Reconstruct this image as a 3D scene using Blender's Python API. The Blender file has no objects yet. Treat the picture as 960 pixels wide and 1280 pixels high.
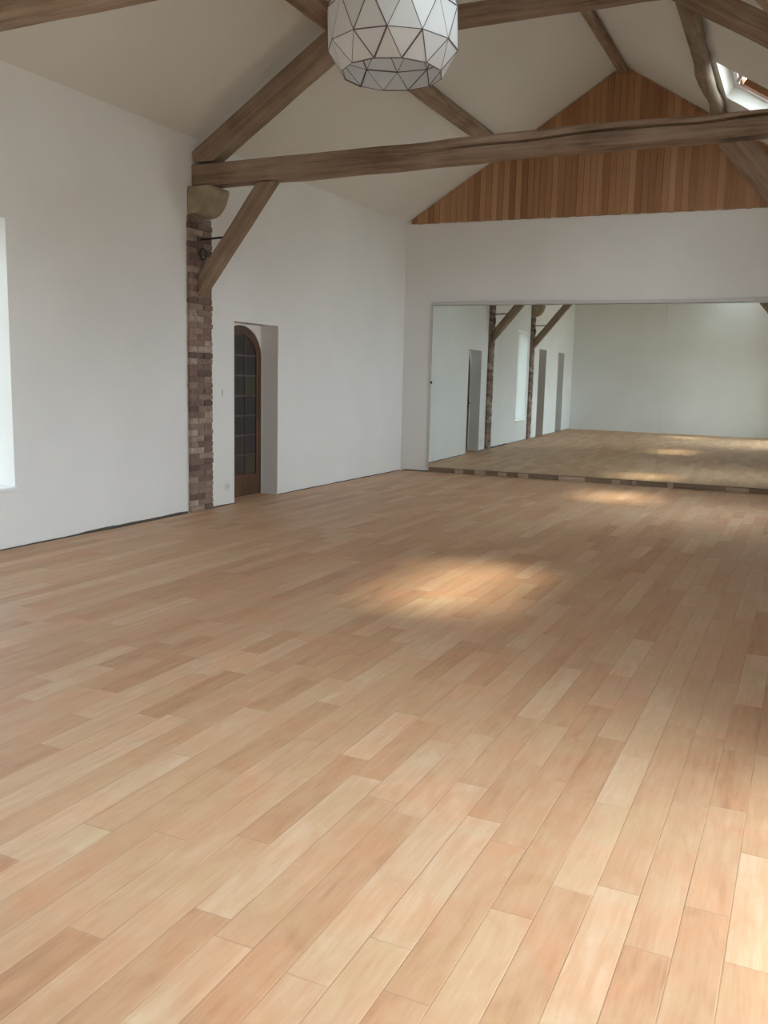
import bpy, bmesh, math, random
from mathutils import Vector, Matrix, noise

random.seed(7)
SC = bpy.context.scene
COL = SC.collection

# ------------------------------------------------------------------ camera numbers (960 x 1280 frame)
FPX, CX, CY = 1120.0, 480.0, 640.0
VPX, VPY, ROLL = 1015.0, 484.0, 0.0236
CAM_H = 1.5

# ------------------------------------------------------------------ room numbers
XL, XR, XM = -6.0, 0.46, -2.77          # left wall, right wall, ridge line
ZE, ZR = 3.90, 5.91                     # eaves and ridge heights
S = (ZR - ZE) / (XM - XL)               # roof slope
YB = 13.39                              # back wall at its left corner
SKEW = math.radians(1.8)                # the back wall runs a little out of square
YF = -2.05


def ceil_z(x):
    return ZE + (x - XL) * S if x < XM else ZR - (x - XM) * S


# ================================================================== materials
def mat(name):
    m = bpy.data.materials.new(name)
    m.use_nodes = True
    nt = m.node_tree
    return m, nt, nt.nodes['Principled BSDF']


def N(nt, kind, **kw):
    n = nt.nodes.new(kind)
    for k, v in kw.items():
        if k.startswith('in_'):
            key = k[3:]
            key = int(key) if key.isdigit() else key.replace('_', ' ')
            n.inputs[key].default_value = v
        else:
            setattr(n, k, v)
    return n


def L(nt, a, b):
    nt.links.new(a, b)


def math_node(nt, op, a, b=None):
    n = N(nt, 'ShaderNodeMath', operation=op)
    for i, v in enumerate((a, b)):
        if v is None:
            continue
        if isinstance(v, (int, float)):
            n.inputs[i].default_value = v
        else:
            L(nt, v, n.inputs[i])
    return n.outputs[0]


def ramp(nt, fac, stops):
    r = N(nt, 'ShaderNodeValToRGB')
    el = r.color_ramp.elements
    while len(el) < len(stops):
        el.new(0.5)
    for e, (p, c) in zip(el, stops):
        e.position = p
        e.color = (*c, 1)
    L(nt, fac, r.inputs[0])
    return r.outputs[0]


def bump(nt, bsdf, height, strength, dist=0.01):
    b = N(nt, 'ShaderNodeBump', in_Strength=strength, in_Distance=dist)
    L(nt, height, b.inputs['Height'])
    L(nt, b.outputs[0], bsdf.inputs['Normal'])


def plaster(name, c1, c2, rough=0.9):
    m, nt, b = mat(name)
    tc = N(nt, 'ShaderNodeTexCoord')
    n1 = N(nt, 'ShaderNodeTexNoise', in_Scale=0.9, in_Detail=4.0)
    n2 = N(nt, 'ShaderNodeTexNoise', in_Scale=38.0, in_Detail=5.0)
    L(nt, tc.outputs['Object'], n1.inputs['Vector'])
    L(nt, tc.outputs['Object'], n2.inputs['Vector'])
    L(nt, ramp(nt, n1.outputs[0], [(0.3, c1), (0.75, c2)]), b.inputs['Base Color'])
    b.inputs['Roughness'].default_value = rough
    b.inputs['Specular IOR Level'].default_value = 0.25
    bump(nt, b, n2.outputs[0], 0.18, 0.006)
    return m


def old_wood(name, dark, mid, light, axis=0, rough=0.75, scale=1.0):
    m, nt, b = mat(name)
    tc = N(nt, 'ShaderNodeTexCoord')
    oi = N(nt, 'ShaderNodeObjectInfo')
    add = N(nt, 'ShaderNodeVectorMath', operation='ADD')
    sc = N(nt, 'ShaderNodeVectorMath', operation='SCALE')
    sc.inputs['Scale'].default_value = 17.0
    comb = N(nt, 'ShaderNodeCombineXYZ')
    for i in range(3):
        L(nt, oi.outputs['Random'], comb.inputs[i])
    L(nt, comb.outputs[0], sc.inputs[0])
    L(nt, tc.outputs['Object'], add.inputs[0])
    L(nt, sc.outputs[0], add.inputs[1])
    mp = N(nt, 'ShaderNodeMapping')
    v = [14.0 * scale] * 3
    v[axis] = 0.7 * scale
    mp.inputs['Scale'].default_value = v
    L(nt, add.outputs[0], mp.inputs['Vector'])
    n1 = N(nt, 'ShaderNodeTexNoise', in_Scale=1.6, in_Detail=8.0, in_Roughness=0.62, in_Distortion=0.7)
    L(nt, mp.outputs[0], n1.inputs['Vector'])
    n2 = N(nt, 'ShaderNodeTexNoise', in_Scale=2.3, in_Detail=3.0)
    L(nt, add.outputs[0], n2.inputs['Vector'])
    mix = math_node(nt, 'ADD', math_node(nt, 'MULTIPLY', n1.outputs[0], 0.65), math_node(nt, 'MULTIPLY', n2.outputs[0], 0.4))
    L(nt, ramp(nt, mix, [(0.34, dark), (0.52, mid), (0.72, light)]), b.inputs['Base Color'])
    b.inputs['Roughness'].default_value = rough
    b.inputs['Specular IOR Level'].default_value = 0.3
    bump(nt, b, n1.outputs[0], 0.5, 0.012)
    return m


def plain(name, col, rough=0.5, metal=0.0, noise_amt=0.0):
    m, nt, b = mat(name)
    b.inputs['Base Color'].default_value = (*col, 1)
    b.inputs['Roughness'].default_value = rough
    b.inputs['Metallic'].default_value = metal
    tc = N(nt, 'ShaderNodeTexCoord')
    n = N(nt, 'ShaderNodeTexNoise', in_Scale=25.0, in_Detail=4.0)
    L(nt, tc.outputs['Object'], n.inputs['Vector'])
    k = 1.0 - noise_amt
    L(nt, ramp(nt, n.outputs[0], [(0.3, tuple(c * k for c in col)), (0.7, col)]), b.inputs['Base Color'])
    return m


M_WALL = plaster('white_limewash', (0.76, 0.755, 0.745), (0.82, 0.815, 0.805))
M_CEIL = plaster('white_ceiling_plaster', (0.70, 0.695, 0.655), (0.75, 0.745, 0.705))
M_BEAM = old_wood('aged_oak', (0.13, 0.085, 0.058), (0.285, 0.20, 0.142), (0.42, 0.325, 0.25))
M_LOG = old_wood('weathered_log', (0.10, 0.07, 0.05), (0.24, 0.18, 0.13), (0.40, 0.33, 0.26), scale=0.8)
M_PINE = old_wood('orange_pine', (0.30, 0.15, 0.085), (0.40, 0.21, 0.12), (0.48, 0.27, 0.16), rough=0.5)
M_DOOR = old_wood('varnished_door_wood', (0.06, 0.028, 0.016), (0.10, 0.048, 0.027), (0.15, 0.075, 0.042), axis=2, rough=0.4)
M_LIGHTWOOD = old_wood('pale_offcut', (0.30, 0.22, 0.155), (0.40, 0.30, 0.22), (0.48, 0.38, 0.28), rough=0.7)
M_BASEWOOD = old_wood('brown_batten', (0.14, 0.095, 0.065), (0.22, 0.155, 0.11), (0.28, 0.20, 0.14), rough=0.7)
M_IRON = plain('black_iron', (0.035, 0.032, 0.03), 0.55, 0.6, 0.3)
M_PLASTIC = plain('white_plastic', (0.75, 0.74, 0.72), 0.4)
M_PAINT = plain('white_gloss_paint', (0.82, 0.83, 0.84), 0.35, 0.0, 0.03)
M_GREYTRIM = plain('pale_grey_batten', (0.62, 0.62, 0.62), 0.5, 0.0, 0.05)
M_BRASS = plain('dull_brass', (0.35, 0.26, 0.12), 0.4, 0.9, 0.2)
M_SUB = plain('dark_subfloor', (0.045, 0.035, 0.028), 0.9, 0.0, 0.3)
M_GAP_SHADE = plain('gap_shade_brown', (0.15, 0.115, 0.09), 0.95, 0.0, 0.4)  # brown that stands in for the shade inside the wall-foot gap
M_DARKPANE = plain('dark_door_glass', (0.042, 0.036, 0.037), 0.15, 0.0, 0.12)
M_TINTPANE = plain('olive_door_glass', (0.062, 0.056, 0.036), 0.15, 0.0, 0.12)
M_MUNTIN = plain('dark_muntin', (0.075, 0.05, 0.04), 0.5, 0.0, 0.2)
M_WIRE = plain('purple_brown_wire', (0.17, 0.13, 0.14), 0.6, 0.0, 0.3)
M_SHADE_CORD = plain('pale_cord', (0.6, 0.58, 0.54), 0.6)


def make_cladding():
    m, nt, b = mat('tongue_and_groove_pine')
    tc = N(nt, 'ShaderNodeTexCoord')
    sep = N(nt, 'ShaderNodeSeparateXYZ')
    L(nt, tc.outputs['Object'], sep.inputs[0])
    idx = math_node(nt, 'FLOOR', math_node(nt, 'DIVIDE', sep.outputs[0], 0.092))
    wn = N(nt, 'ShaderNodeTexWhiteNoise', noise_dimensions='1D')
    L(nt, idx, wn.inputs['W'])
    mp = N(nt, 'ShaderNodeMapping')
    mp.inputs['Scale'].default_value = (22, 22, 0.9)
    L(nt, tc.outputs['Object'], mp.inputs['Vector'])
    off = N(nt, 'ShaderNodeVectorMath', operation='ADD')
    L(nt, mp.outputs[0], off.inputs[0])
    comb = N(nt, 'ShaderNodeCombineXYZ')
    L(nt, math_node(nt, 'MULTIPLY', wn.outputs[0], 40.0), comb.inputs[2])
    L(nt, comb.outputs[0], off.inputs[1])
    n1 = N(nt, 'ShaderNodeTexNoise', in_Scale=1.5, in_Detail=6.0, in_Distortion=0.5)
    L(nt, off.outputs[0], n1.inputs['Vector'])
    mix = math_node(nt, 'ADD', math_node(nt, 'MULTIPLY', n1.outputs[0], 0.45), math_node(nt, 'MULTIPLY', wn.outputs[0], 0.55))
    L(nt, ramp(nt, mix, [(0.15, (0.27, 0.135, 0.068)), (0.5, (0.41, 0.22, 0.115)), (0.85, (0.52, 0.31, 0.17))]), b.inputs['Base Color'])
    b.inputs['Roughness'].default_value = 0.5
    b.inputs['Specular IOR Level'].default_value = 0.3
    bump(nt, b, n1.outputs[0], 0.15, 0.004)
    return m


M_CLAD = make_cladding()


def make_floor():
    m, nt, b = mat('blond_plank_floor')
    W = 0.125
    tc = N(nt, 'ShaderNodeTexCoord')
    sep = N(nt, 'ShaderNodeSeparateXYZ')
    L(nt, tc.outputs['Object'], sep.inputs[0])
    fx = math_node(nt, 'DIVIDE', math_node(nt, 'ADD', sep.outputs[0], 0.083), W)
    row = math_node(nt, 'FLOOR', fx)
    wn1 = N(nt, 'ShaderNodeTexWhiteNoise', noise_dimensions='1D')
    L(nt, row, wn1.inputs['W'])
    # each row has its own offset and its own plank length
    wn1b = N(nt, 'ShaderNodeTexWhiteNoise', noise_dimensions='1D')
    L(nt, math_node(nt, 'ADD', row, 71.3), wn1b.inputs['W'])
    ln = math_node(nt, 'ADD', math_node(nt, 'MULTIPLY', wn1b.outputs[0], 0.45), 0.55)
    wob = math_node(nt, 'MULTIPLY', math_node(nt, 'SINE', math_node(nt, 'MULTIPLY', sep.outputs[1], 1.7)), 0.23)
    fy = math_node(nt, 'DIVIDE', math_node(nt, 'ADD', math_node(nt, 'ADD', sep.outputs[1], wob), math_node(nt, 'MULTIPLY', wn1.outputs[0], 9.0)), ln)
    seg = math_node(nt, 'FLOOR', fy)
    comb = N(nt, 'ShaderNodeCombineXYZ')
    L(nt, row, comb.inputs[0])
    L(nt, seg, comb.inputs[1])
    wn2 = N(nt, 'ShaderNodeTexWhiteNoise', noise_dimensions='2D')
    L(nt, comb.outputs[0], wn2.inputs['Vector'])
    # grain, shifted per plank
    mp = N(nt, 'ShaderNodeMapping')
    mp.inputs['Scale'].default_value = (16, 1.4, 1)
    L(nt, tc.outputs['Object'], mp.inputs['Vector'])
    off = N(nt, 'ShaderNodeVectorMath', operation='ADD')
    scl = N(nt, 'ShaderNodeVectorMath', operation='SCALE')
    scl.inputs['Scale'].default_value = 31.0
    L(nt, wn2.outputs['Color'], scl.inputs[0])
    L(nt, mp.outputs[0], off.inputs[0])
    L(nt, scl.outputs[0], off.inputs[1])
    n1 = N(nt, 'ShaderNodeTexNoise', in_Scale=1.3, in_Detail=7.0, in_Roughness=0.6, in_Distortion=0.8)
    L(nt, off.outputs[0], n1.inputs['Vector'])
    # blotches inside a plank
    mp2 = N(nt, 'ShaderNodeMapping')
    mp2.inputs['Scale'].default_value = (9, 4, 1)
    L(nt, tc.outputs['Object'], mp2.inputs['Vector'])
    n2 = N(nt, 'ShaderNodeTexNoise', in_Scale=1.0, in_Detail=5.0, in_Distortion=1.2)
    off2 = N(nt, 'ShaderNodeVectorMath', operation='ADD')
    L(nt, mp2.outputs[0], off2.inputs[0])
    L(nt, scl.outputs[0], off2.inputs[1])
    L(nt, off2.outputs[0], n2.inputs['Vector'])
    mp3 = N(nt, 'ShaderNodeMapping')
    mp3.inputs['Scale'].default_value = (70, 5, 1)
    L(nt, tc.outputs['Object'], mp3.inputs['Vector'])
    off3 = N(nt, 'ShaderNodeVectorMath', operation='ADD')
    L(nt, mp3.outputs[0], off3.inputs[0])
    L(nt, scl.outputs[0], off3.inputs[1])
    n3 = N(nt, 'ShaderNodeTexNoise', in_Scale=1.0, in_Detail=6.0, in_Roughness=0.7, in_Distortion=0.6)
    L(nt, off3.outputs[0], n3.inputs['Vector'])
    mix = math_node(nt, 'ADD', math_node(nt, 'ADD', math_node(nt, 'MULTIPLY', wn2.outputs[0], 0.27), math_node(nt, 'SUBTRACT', math_node(nt, 'MULTIPLY', n3.outputs[0], 0.30), 0.14)),
                    math_node(nt, 'ADD', math_node(nt, 'MULTIPLY', n1.outputs[0], 0.34), math_node(nt, 'MULTIPLY', n2.outputs[0], 0.36)))
    col = ramp(nt, mix, [(0.20, (0.36, 0.185, 0.098)), (0.38, (0.50, 0.285, 0.165)), (0.58, (0.57, 0.365, 0.228)), (0.80, (0.68, 0.515, 0.37))])
    hmap = N(nt, 'ShaderNodeTexNoise', in_Scale=3.2, in_Detail=4.0, in_Distortion=0.8)
    L(nt, tc.outputs['Object'], hmap.inputs['Vector'])
    tint = ramp(nt, hmap.outputs[0], [(0.32, (1.05, 0.96, 0.92)), (0.5, (1.0, 1.0, 1.0)), (0.68, (0.99, 1.04, 1.0))])
    mul = N(nt, 'ShaderNodeMix', data_type='RGBA', blend_type='MULTIPLY')
    mul.inputs['Factor'].default_value = 1.0
    L(nt, col, mul.inputs['A'])
    L(nt, tint, mul.inputs['B'])
    col = mul.outputs['Result']
    # joints
    fr = math_node(nt, 'FRACT', fx)
    dx = math_node(nt, 'MULTIPLY', math_node(nt, 'MINIMUM', fr, math_node(nt, 'SUBTRACT', 1.0, fr)), W)
    fry = math_node(nt, 'FRACT', fy)
    dy = math_node(nt, 'MULTIPLY', math_node(nt, 'MINIMUM', fry, math_node(nt, 'SUBTRACT', 1.0, fry)), ln)
    jx = N(nt, 'ShaderNodeMapRange', in_1=0.0006, in_2=0.0026, in_3=0.0, in_4=1.0)
    L(nt, dx, jx.inputs[0])
    jy = N(nt, 'ShaderNodeMapRange', in_1=0.0004, in_2=0.0022, in_3=0.25, in_4=1.0)
    L(nt, dy, jy.inputs[0])
    joint = math_node(nt, 'MINIMUM', jx.outputs[0], jy.outputs[0])
    mixc = N(nt, 'ShaderNodeMix', data_type='RGBA')
    fade = N(nt, 'ShaderNodeTexNoise', in_Scale=2.6, in_Detail=2.0)
    L(nt, tc.outputs['Object'], fade.inputs['Vector'])
    keep = N(nt, 'ShaderNodeMapRange', in_1=0.35, in_2=0.65, in_3=0.15, in_4=1.0)
    L(nt, fade.outputs[0], keep.inputs[0])
    openj = math_node(nt, 'MULTIPLY', math_node(nt, 'SUBTRACT', 1.0, joint), keep.outputs[0])
    L(nt, math_node(nt, 'SUBTRACT', 1.0, openj), mixc.inputs['Factor'])
    mixc.inputs['A'].default_value = (0.30, 0.19, 0.115, 1)
    L(nt, col, mixc.inputs['B'])
    L(nt, mixc.outputs['Result'], b.inputs['Base Color'])
    rr = N(nt, 'ShaderNodeMapRange', in_1=0.3, in_2=0.7, in_3=0.42, in_4=0.58)
    L(nt, n2.outputs[0], rr.inputs[0])
    L(nt, rr.outputs[0], b.inputs['Roughness'])
    b.inputs['Specular IOR Level'].default_value = 0.4
    hgt = math_node(nt, 'ADD', joint, math_node(nt, 'MULTIPLY', n1.outputs[0], 0.12))
    bump(nt, b, hgt, 0.25, 0.003)
    return m


M_FLOOR = make_floor()


def make_brick():
    m, nt, b = mat('old_brown_brick')
    tc = N(nt, 'ShaderNodeTexCoord')
    sep = N(nt, 'ShaderNodeSeparateXYZ')
    L(nt, tc.outputs['Object'], sep.inputs[0])
    row = math_node(nt, 'FLOOR', math_node(nt, 'DIVIDE', sep.outputs[2], 0.0635))
    even = math_node(nt, 'MODULO', row, 2.0)
    # joint at 0.225 on even rows, at 0.115 on odd ones
    lim = math_node(nt, 'SUBTRACT', 0.235, math_node(nt, 'MULTIPLY', even, 0.105))
    side = math_node(nt, 'GREATER_THAN', sep.outputs[1], lim)
    comb = N(nt, 'ShaderNodeCombineXYZ')
    L(nt, row, comb.inputs[0])
    L(nt, side, comb.inputs[1])
    wn = N(nt, 'ShaderNodeTexWhiteNoise', noise_dimensions='2D')
    L(nt, comb.outputs[0], wn.inputs['Vector'])
    n = N(nt, 'ShaderNodeTexNoise', in_Scale=16.0, in_Detail=6.0)
    L(nt, tc.outputs['Object'], n.inputs['Vector'])
    mix = math_node(nt, 'ADD', math_node(nt, 'MULTIPLY', wn.outputs[0], 0.6), math_node(nt, 'MULTIPLY', n.outputs[0], 0.42))
    L(nt, ramp(nt, mix, [(0.2, (0.12, 0.080, 0.068)), (0.45, (0.22, 0.145, 0.115)), (0.68, (0.31, 0.215, 0.17)), (0.92, (0.50, 0.42, 0.35))]), b.inputs['Base Color'])
    b.inputs['Roughness'].default_value = 0.92
    bump(nt, b, n.outputs[0], 0.6, 0.012)
    return m


M_BRICK = make_brick()
M_MORTAR = plain('grey_mortar', (0.24, 0.21, 0.19), 0.95, 0.0, 0.35)


def make_stone():
    m, nt, b = mat('tan_sandstone')
    tc = N(nt, 'ShaderNodeTexCoord')
    n = N(nt, 'ShaderNodeTexNoise', in_Scale=7.0, in_Detail=7.0)
    L(nt, tc.outputs['Object'], n.inputs['Vector'])
    L(nt, ramp(nt, n.outputs[0], [(0.3, (0.25, 0.19, 0.13)), (0.55, (0.37, 0.29, 0.20)), (0.8, (0.46, 0.38, 0.28))]), b.inputs['Base Color'])
    b.inputs['Roughness'].default_value = 0.9
    bump(nt, b, n.outputs[0], 0.4, 0.01)
    return m


M_STONE = make_stone()


def make_mirror():
    m, nt, b = mat('silvered_glass')
    tc = N(nt, 'ShaderNodeTexCoord')
    n = N(nt, 'ShaderNodeTexNoise', in_Scale=1.2, in_Detail=3.0)
    L(nt, tc.outputs['Object'], n.inputs['Vector'])
    L(nt, ramp(nt, n.outputs[0], [(0.3, (0.77, 0.84, 0.81)), (0.7, (0.80, 0.865, 0.84))]), b.inputs['Base Color'])
    b.inputs['Metallic'].default_value = 1.0
    b.inputs['Roughness'].default_value = 0.012
    return m


M_MIRROR = make_mirror()


def make_glass():
    m, nt, b = mat('thin_window_glass')
    out = nt.nodes['Material Output']
    tr = N(nt, 'ShaderNodeBsdfTransparent')
    tr.inputs[0].default_value = (0.94, 0.97, 0.96, 1)
    gl = N(nt, 'ShaderNodeBsdfGlossy')
    gl.inputs['Roughness'].default_value = 0.02
    mx = N(nt, 'ShaderNodeMixShader')
    fr = N(nt, 'ShaderNodeFresnel')
    fr.inputs[0].default_value = 1.45
    L(nt, math_node(nt, 'MULTIPLY', fr.outputs[0], 0.5), mx.inputs[0])
    L(nt, tr.outputs[0], mx.inputs[1])
    L(nt, gl.outputs[0], mx.inputs[2])
    L(nt, mx.outputs[0], out.inputs[0])
    return m


M_GLASS = make_glass()


def make_shade():
    m, nt, b = mat('white_shell_facets')
    tc = N(nt, 'ShaderNodeTexCoord')
    n = N(nt, 'ShaderNodeTexNoise', in_Scale=6.0, in_Detail=3.0)
    L(nt, tc.outputs['Object'], n.inputs['Vector'])
    c = ramp(nt, n.outputs[0], [(0.3, (0.88, 0.89, 0.90)), (0.7, (0.94, 0.945, 0.95))])
    L(nt, c, b.inputs['Base Color'])
    b.inputs['Roughness'].default_value = 0.4
    out = nt.nodes['Material Output']
    tl = N(nt, 'ShaderNodeBsdfTranslucent')
    tl.inputs[0].default_value = (0.94, 0.95, 0.96, 1)
    mx = N(nt, 'ShaderNodeMixShader')
    mx.inputs[0].default_value = 0.42
    L(nt, b.outputs[0], mx.inputs[1])
    L(nt, tl.outputs[0], mx.inputs[2])
    L(nt, mx.outputs[0], out.inputs[0])
    return m


M_SHADE = make_shade()


# ================================================================== object helpers
def link(name, bm, material, parent=None, matrix=None, smooth=False):
    bmesh.ops.recalc_face_normals(bm, faces=bm.faces)
    me = bpy.data.meshes.new(name)
    bm.to_mesh(me)
    bm.free()
    for m in (material if isinstance(material, (list, tuple)) else [material]):
        me.materials.append(m)
    if smooth:
        for p in me.polygons:
            p.use_smooth = True
    o = bpy.data.objects.new(name, me)
    COL.objects.link(o)
    if parent is not None:
        o.parent = parent
        if matrix is not None:
            o.matrix_local = matrix
    elif matrix is not None:
        o.matrix_world = matrix
    return o


def tag(o, label, cat, group=None, kind=None):
    o['label'] = label
    o['category'] = cat
    if group:
        o['group'] = group
    if kind:
        o['kind'] = kind
    return o


def empty(name, matrix):
    o = bpy.data.objects.new(name, None)
    o.empty_display_size = 0.1
    COL.objects.link(o)
    o.matrix_world = matrix if isinstance(matrix, Matrix) else Matrix.Translation(matrix)
    return o


def box(bm, x0, x1, y0, y1, z0, z1, bevel=0.0):
    vs = [bm.verts.new((x, y, z)) for x in (x0, x1) for y in (y0, y1) for z in (z0, z1)]
    idx = [(0, 1, 3, 2), (4, 6, 7, 5), (0, 4, 5, 1), (2, 3, 7, 6), (0, 2, 6, 4), (1, 5, 7, 3)]
    fs = [bm.faces.new([vs[i] for i in f]) for f in idx]
    bmesh.ops.recalc_face_normals(bm, faces=fs)
    if bevel > 0:
        es = list({e for f in fs for e in f.edges})
        bmesh.ops.bevel(bm, geom=es, offset=bevel, segments=2, affect='EDGES', profile=0.5)


def boxbm(*a, bevel=0.0):
    bm = bmesh.new()
    box(bm, *a, bevel=bevel)
    return bm


def prism(bm, pts, axis, a, b, bevel=0.0):
    """closed outline pts (2-D) pushed along axis 'x' | 'y' | 'z' from a to b"""
    def P(p, t):
        return {'x': (t, p[0], p[1]), 'y': (p[0], t, p[1]), 'z': (p[0], p[1], t)}[axis]
    v0 = [bm.verts.new(P(p, a)) for p in pts]
    v1 = [bm.verts.new(P(p, b)) for p in pts]
    n = len(pts)
    fs = [bm.faces.new(v0), bm.faces.new(v1[::-1])]
    for i in range(n):
        fs.append(bm.faces.new([v0[i], v0[(i + 1) % n], v1[(i + 1) % n], v1[i]]))
    bmesh.ops.recalc_face_normals(bm, faces=fs)
    if bevel > 0:
        es = list({e for f in fs for e in f.edges})
        bmesh.ops.bevel(bm, geom=es, offset=bevel, segments=2, affect='EDGES', profile=0.5)


def tube(bm, pts, radii, n=10, closed_ends=True):
    pts = [Vector(p) for p in pts]
    rings = []
    ref = None
    for i, p in enumerate(pts):
        d = (pts[min(i + 1, len(pts) - 1)] - pts[max(i - 1, 0)]).normalized()
        if ref is None:
            ref = Vector((0, 0, 1)) if abs(d.z) < 0.9 else Vector((1, 0, 0))
        a = d.cross(ref).normalized()
        c = a.cross(d).normalized()
        ref = c
        r = radii[i] if isinstance(radii, (list, tuple)) else radii
        rings.append([bm.verts.new(p + (a * math.cos(t) + c * math.sin(t)) * r) for t in [2 * math.pi * k / n for k in range(n)]])
    for A, B in zip(rings, rings[1:]):
        for k in range(n):
            bm.faces.new([A[k], A[(k + 1) % n], B[(k + 1) % n], B[k]])
    if closed_ends:
        bm.faces.new(rings[0][::-1])
        bm.faces.new(rings[-1])


def slab(bm, us, vs, hole, fmap):
    """Solid sheet with rectangular holes. us, vs: sorted cuts; hole(u, v) says whether a cell is open.
    fmap(u, v, t) gives the point, t = 0 room side, t = 1 outer side."""
    cache = {}

    def V(u, v, t):
        k = (round(u, 5), round(v, 5), t)
        if k not in cache:
            cache[k] = bm.verts.new(fmap(u, v, t))
        return cache[k]
    nu, nv = len(us) - 1, len(vs) - 1

    def solid(i, j):
        return 0 <= i < nu and 0 <= j < nv and not hole((us[i] + us[i + 1]) / 2, (vs[j] + vs[j + 1]) / 2)
    for i in range(nu):
        for j in range(nv):
            if not solid(i, j):
                continue
            a, b, c, d = us[i], us[i + 1], vs[j], vs[j + 1]
            for t in (0, 1):
                bm.faces.new([V(a, c, t), V(b, c, t), V(b, d, t), V(a, d, t)])
            for (di, dj, p, q) in ((-1, 0, (a, c), (a, d)), (1, 0, (b, c), (b, d)), (0, -1, (a, c), (b, c)), (0, 1, (a, d), (b, d))):
                if not solid(i + di, j + dj):
                    bm.faces.new([V(*p, 0), V(*q, 0), V(*q, 1), V(*p, 1)])


def wall_with_holes(name, u0, u1, v0, v1, holes, fmap, material, extra_u=(), extra_v=()):
    us = sorted({u0, u1, *extra_u, *[h[0] for h in holes], *[h[1] for h in holes]})
    vs = sorted({v0, v1, *extra_v, *[h[2] for h in holes], *[h[3] for h in holes]})
    bm = bmesh.new()
    slab(bm, us, vs, lambda u, v: any(h[0] < u < h[1] and h[2] < v < h[3] for h in holes), fmap)
    return link(name, bm, material)


def frame_matrix(origin, ex, ez):
    ex = Vector(ex).normalized()
    ez = Vector(ez)
    ey = ez.cross(ex).normalized()
    ez = ex.cross(ey).normalized()
    m = Matrix((ex, ey, ez)).transposed().to_4x4()
    m.translation = Vector(origin)
    return m


def timber(name, p0, p1, w, h, cuts0=(), cuts1=(), up=(0, 0, 1), mat_=None, wob=0.006, chamfer=0.018,
           stations=16, seed=0, groove=None, taper=(1.0, 1.0), parent=None):
    """A hewn beam from p0 to p1 (axis through the middle of its section). cutsN: planes (point, normal) the
    end must not pass. groove: function f(t) -> (height fraction, depth) of a drying crack on its -y side."""
    p0, p1 = Vector(p0), Vector(p1)
    ax = (p1 - p0)
    ln = ax.length
    M = frame_matrix(p0, ax, up)
    Mi = M.inverted()
    Ri = Mi.to_3x3()
    c = chamfer
    hw, hh = w / 2, h / 2
    # section (local y, z), going round; local -y side carries the crack
    sec = [(-hw, -hh + c), (-hw, -0.01), (-hw, 0.0), (-hw, 0.01), (-hw, hh - c), (-hw + c, hh), (0, hh), (hw - c, hh),
           (hw, hh - c), (hw, 0.0), (hw, -hh + c), (hw - c, -hh), (0, -hh), (-hw + c, -hh)]
    bm = bmesh.new()
    rings = []
    for k in range(stations + 1):
        rings.append([])
    for si, (y, z) in enumerate(sec):
        t0, t1 = 0.0, ln
        for cuts, first in ((cuts0, True), (cuts1, False)):
            ts = []
            for (pt, nn) in cuts:
                lp = Mi @ Vector(pt)
                n = Ri @ Vector(nn)
                if abs(n.x) < 1e-6:
                    continue
                ts.append(lp.x - (n.y * (y - lp.y) + n.z * (z - lp.z)) / n.x)
            if ts:
                if first:
                    t0 = max(ts)
                else:
                    t1 = min(ts)
        for k in range(stations + 1):
            t = t0 + (t1 - t0) * k / stations
            e = math.sin(math.pi * k / stations) ** 0.35 if 0 < k < stations else 0.0
            tp = taper[0] + (taper[1] - taper[0]) * k / stations
            dy = noise.noise((t * 0.9 + seed * 7.1, 3.3 + seed, 0.5)) * wob * 1.2 + noise.noise((t * 2.5, y * 4 + seed, z * 4)) * wob
            dz = noise.noise((t * 0.8 + seed * 3.7, 9.1 + seed, 1.5)) * wob * 1.2 + noise.noise((t * 2.3 + 5, y * 4 + seed, z * 4 + 8)) * wob
            yy, zz = y * tp, z * tp
            if groove and si in (1, 2, 3):
                hf, dep = groove(k / stations)
                zz = hf * hh + (si - 2) * (0.013 if dep > 0 else 0.004)
                if si == 2:
                    yy += dep
            rings[k].append(bm.verts.new((t, yy + dy * e, zz + dz * e)))
    n = len(sec)
    for A, B in zip(rings, rings[1:]):
        for k in range(n):
            bm.faces.new([A[k], A[(k + 1) % n], B[(k + 1) % n], B[k]])
    bm.faces.new(rings[0][::-1])
    bm.faces.new(rings[-1])
    return link(name, bm, mat_ or M_BEAM, parent, M)


# ================================================================== the setting
LW_T = 0.40
D1 = (8.66, 9.60, 2.09)           # door recesses on the left wall: y0, y1, head
D2 = (2.05, 3.00, 2.34)
D3 = (-0.62, 0.32, 2.34)
WIN = (4.42, 5.46, 0.49, 2.70)

# floor: planks stop a finger short of the walls, the darker subfloor shows in the gap
bm = bmesh.new()
fl = [(-0.9 + 0.0, 0)]
left_edge = []
y = -2.2
while y < 13.37:
    inset = 0.024 + 0.022 * max(0.0, noise.noise((y * 0.9, 0.3, 0.1))) + (0.022 if 6.3 < y < 7.8 else 0.0)
    left_edge.append((XL + inset, y))
    y += 0.35
left_edge.append((XL + 0.02, 13.365))
back_edge = [(XL + s * math.cos(SKEW), YB - 0.030 + s * math.sin(SKEW)) for s in (0.3, 1.0, 2.0, 3.0, 4.0, 5.0, 6.0)]
outline = left_edge + back_edge + [(XR - 0.01, YB + 0.16), (XR - 0.01, -1.25)]
vs = [bm.verts.new((p[0], p[1], 0.0)) for p in outline]
top = bm.faces.new(vs)
r = bmesh.ops.extrude_face_region(bm, geom=[top])
bmesh.ops.translate(bm, verts=[v for v in r['geom'] if isinstance(v, bmesh.types.BMVert)], vec=(0, 0, -0.018))
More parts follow.
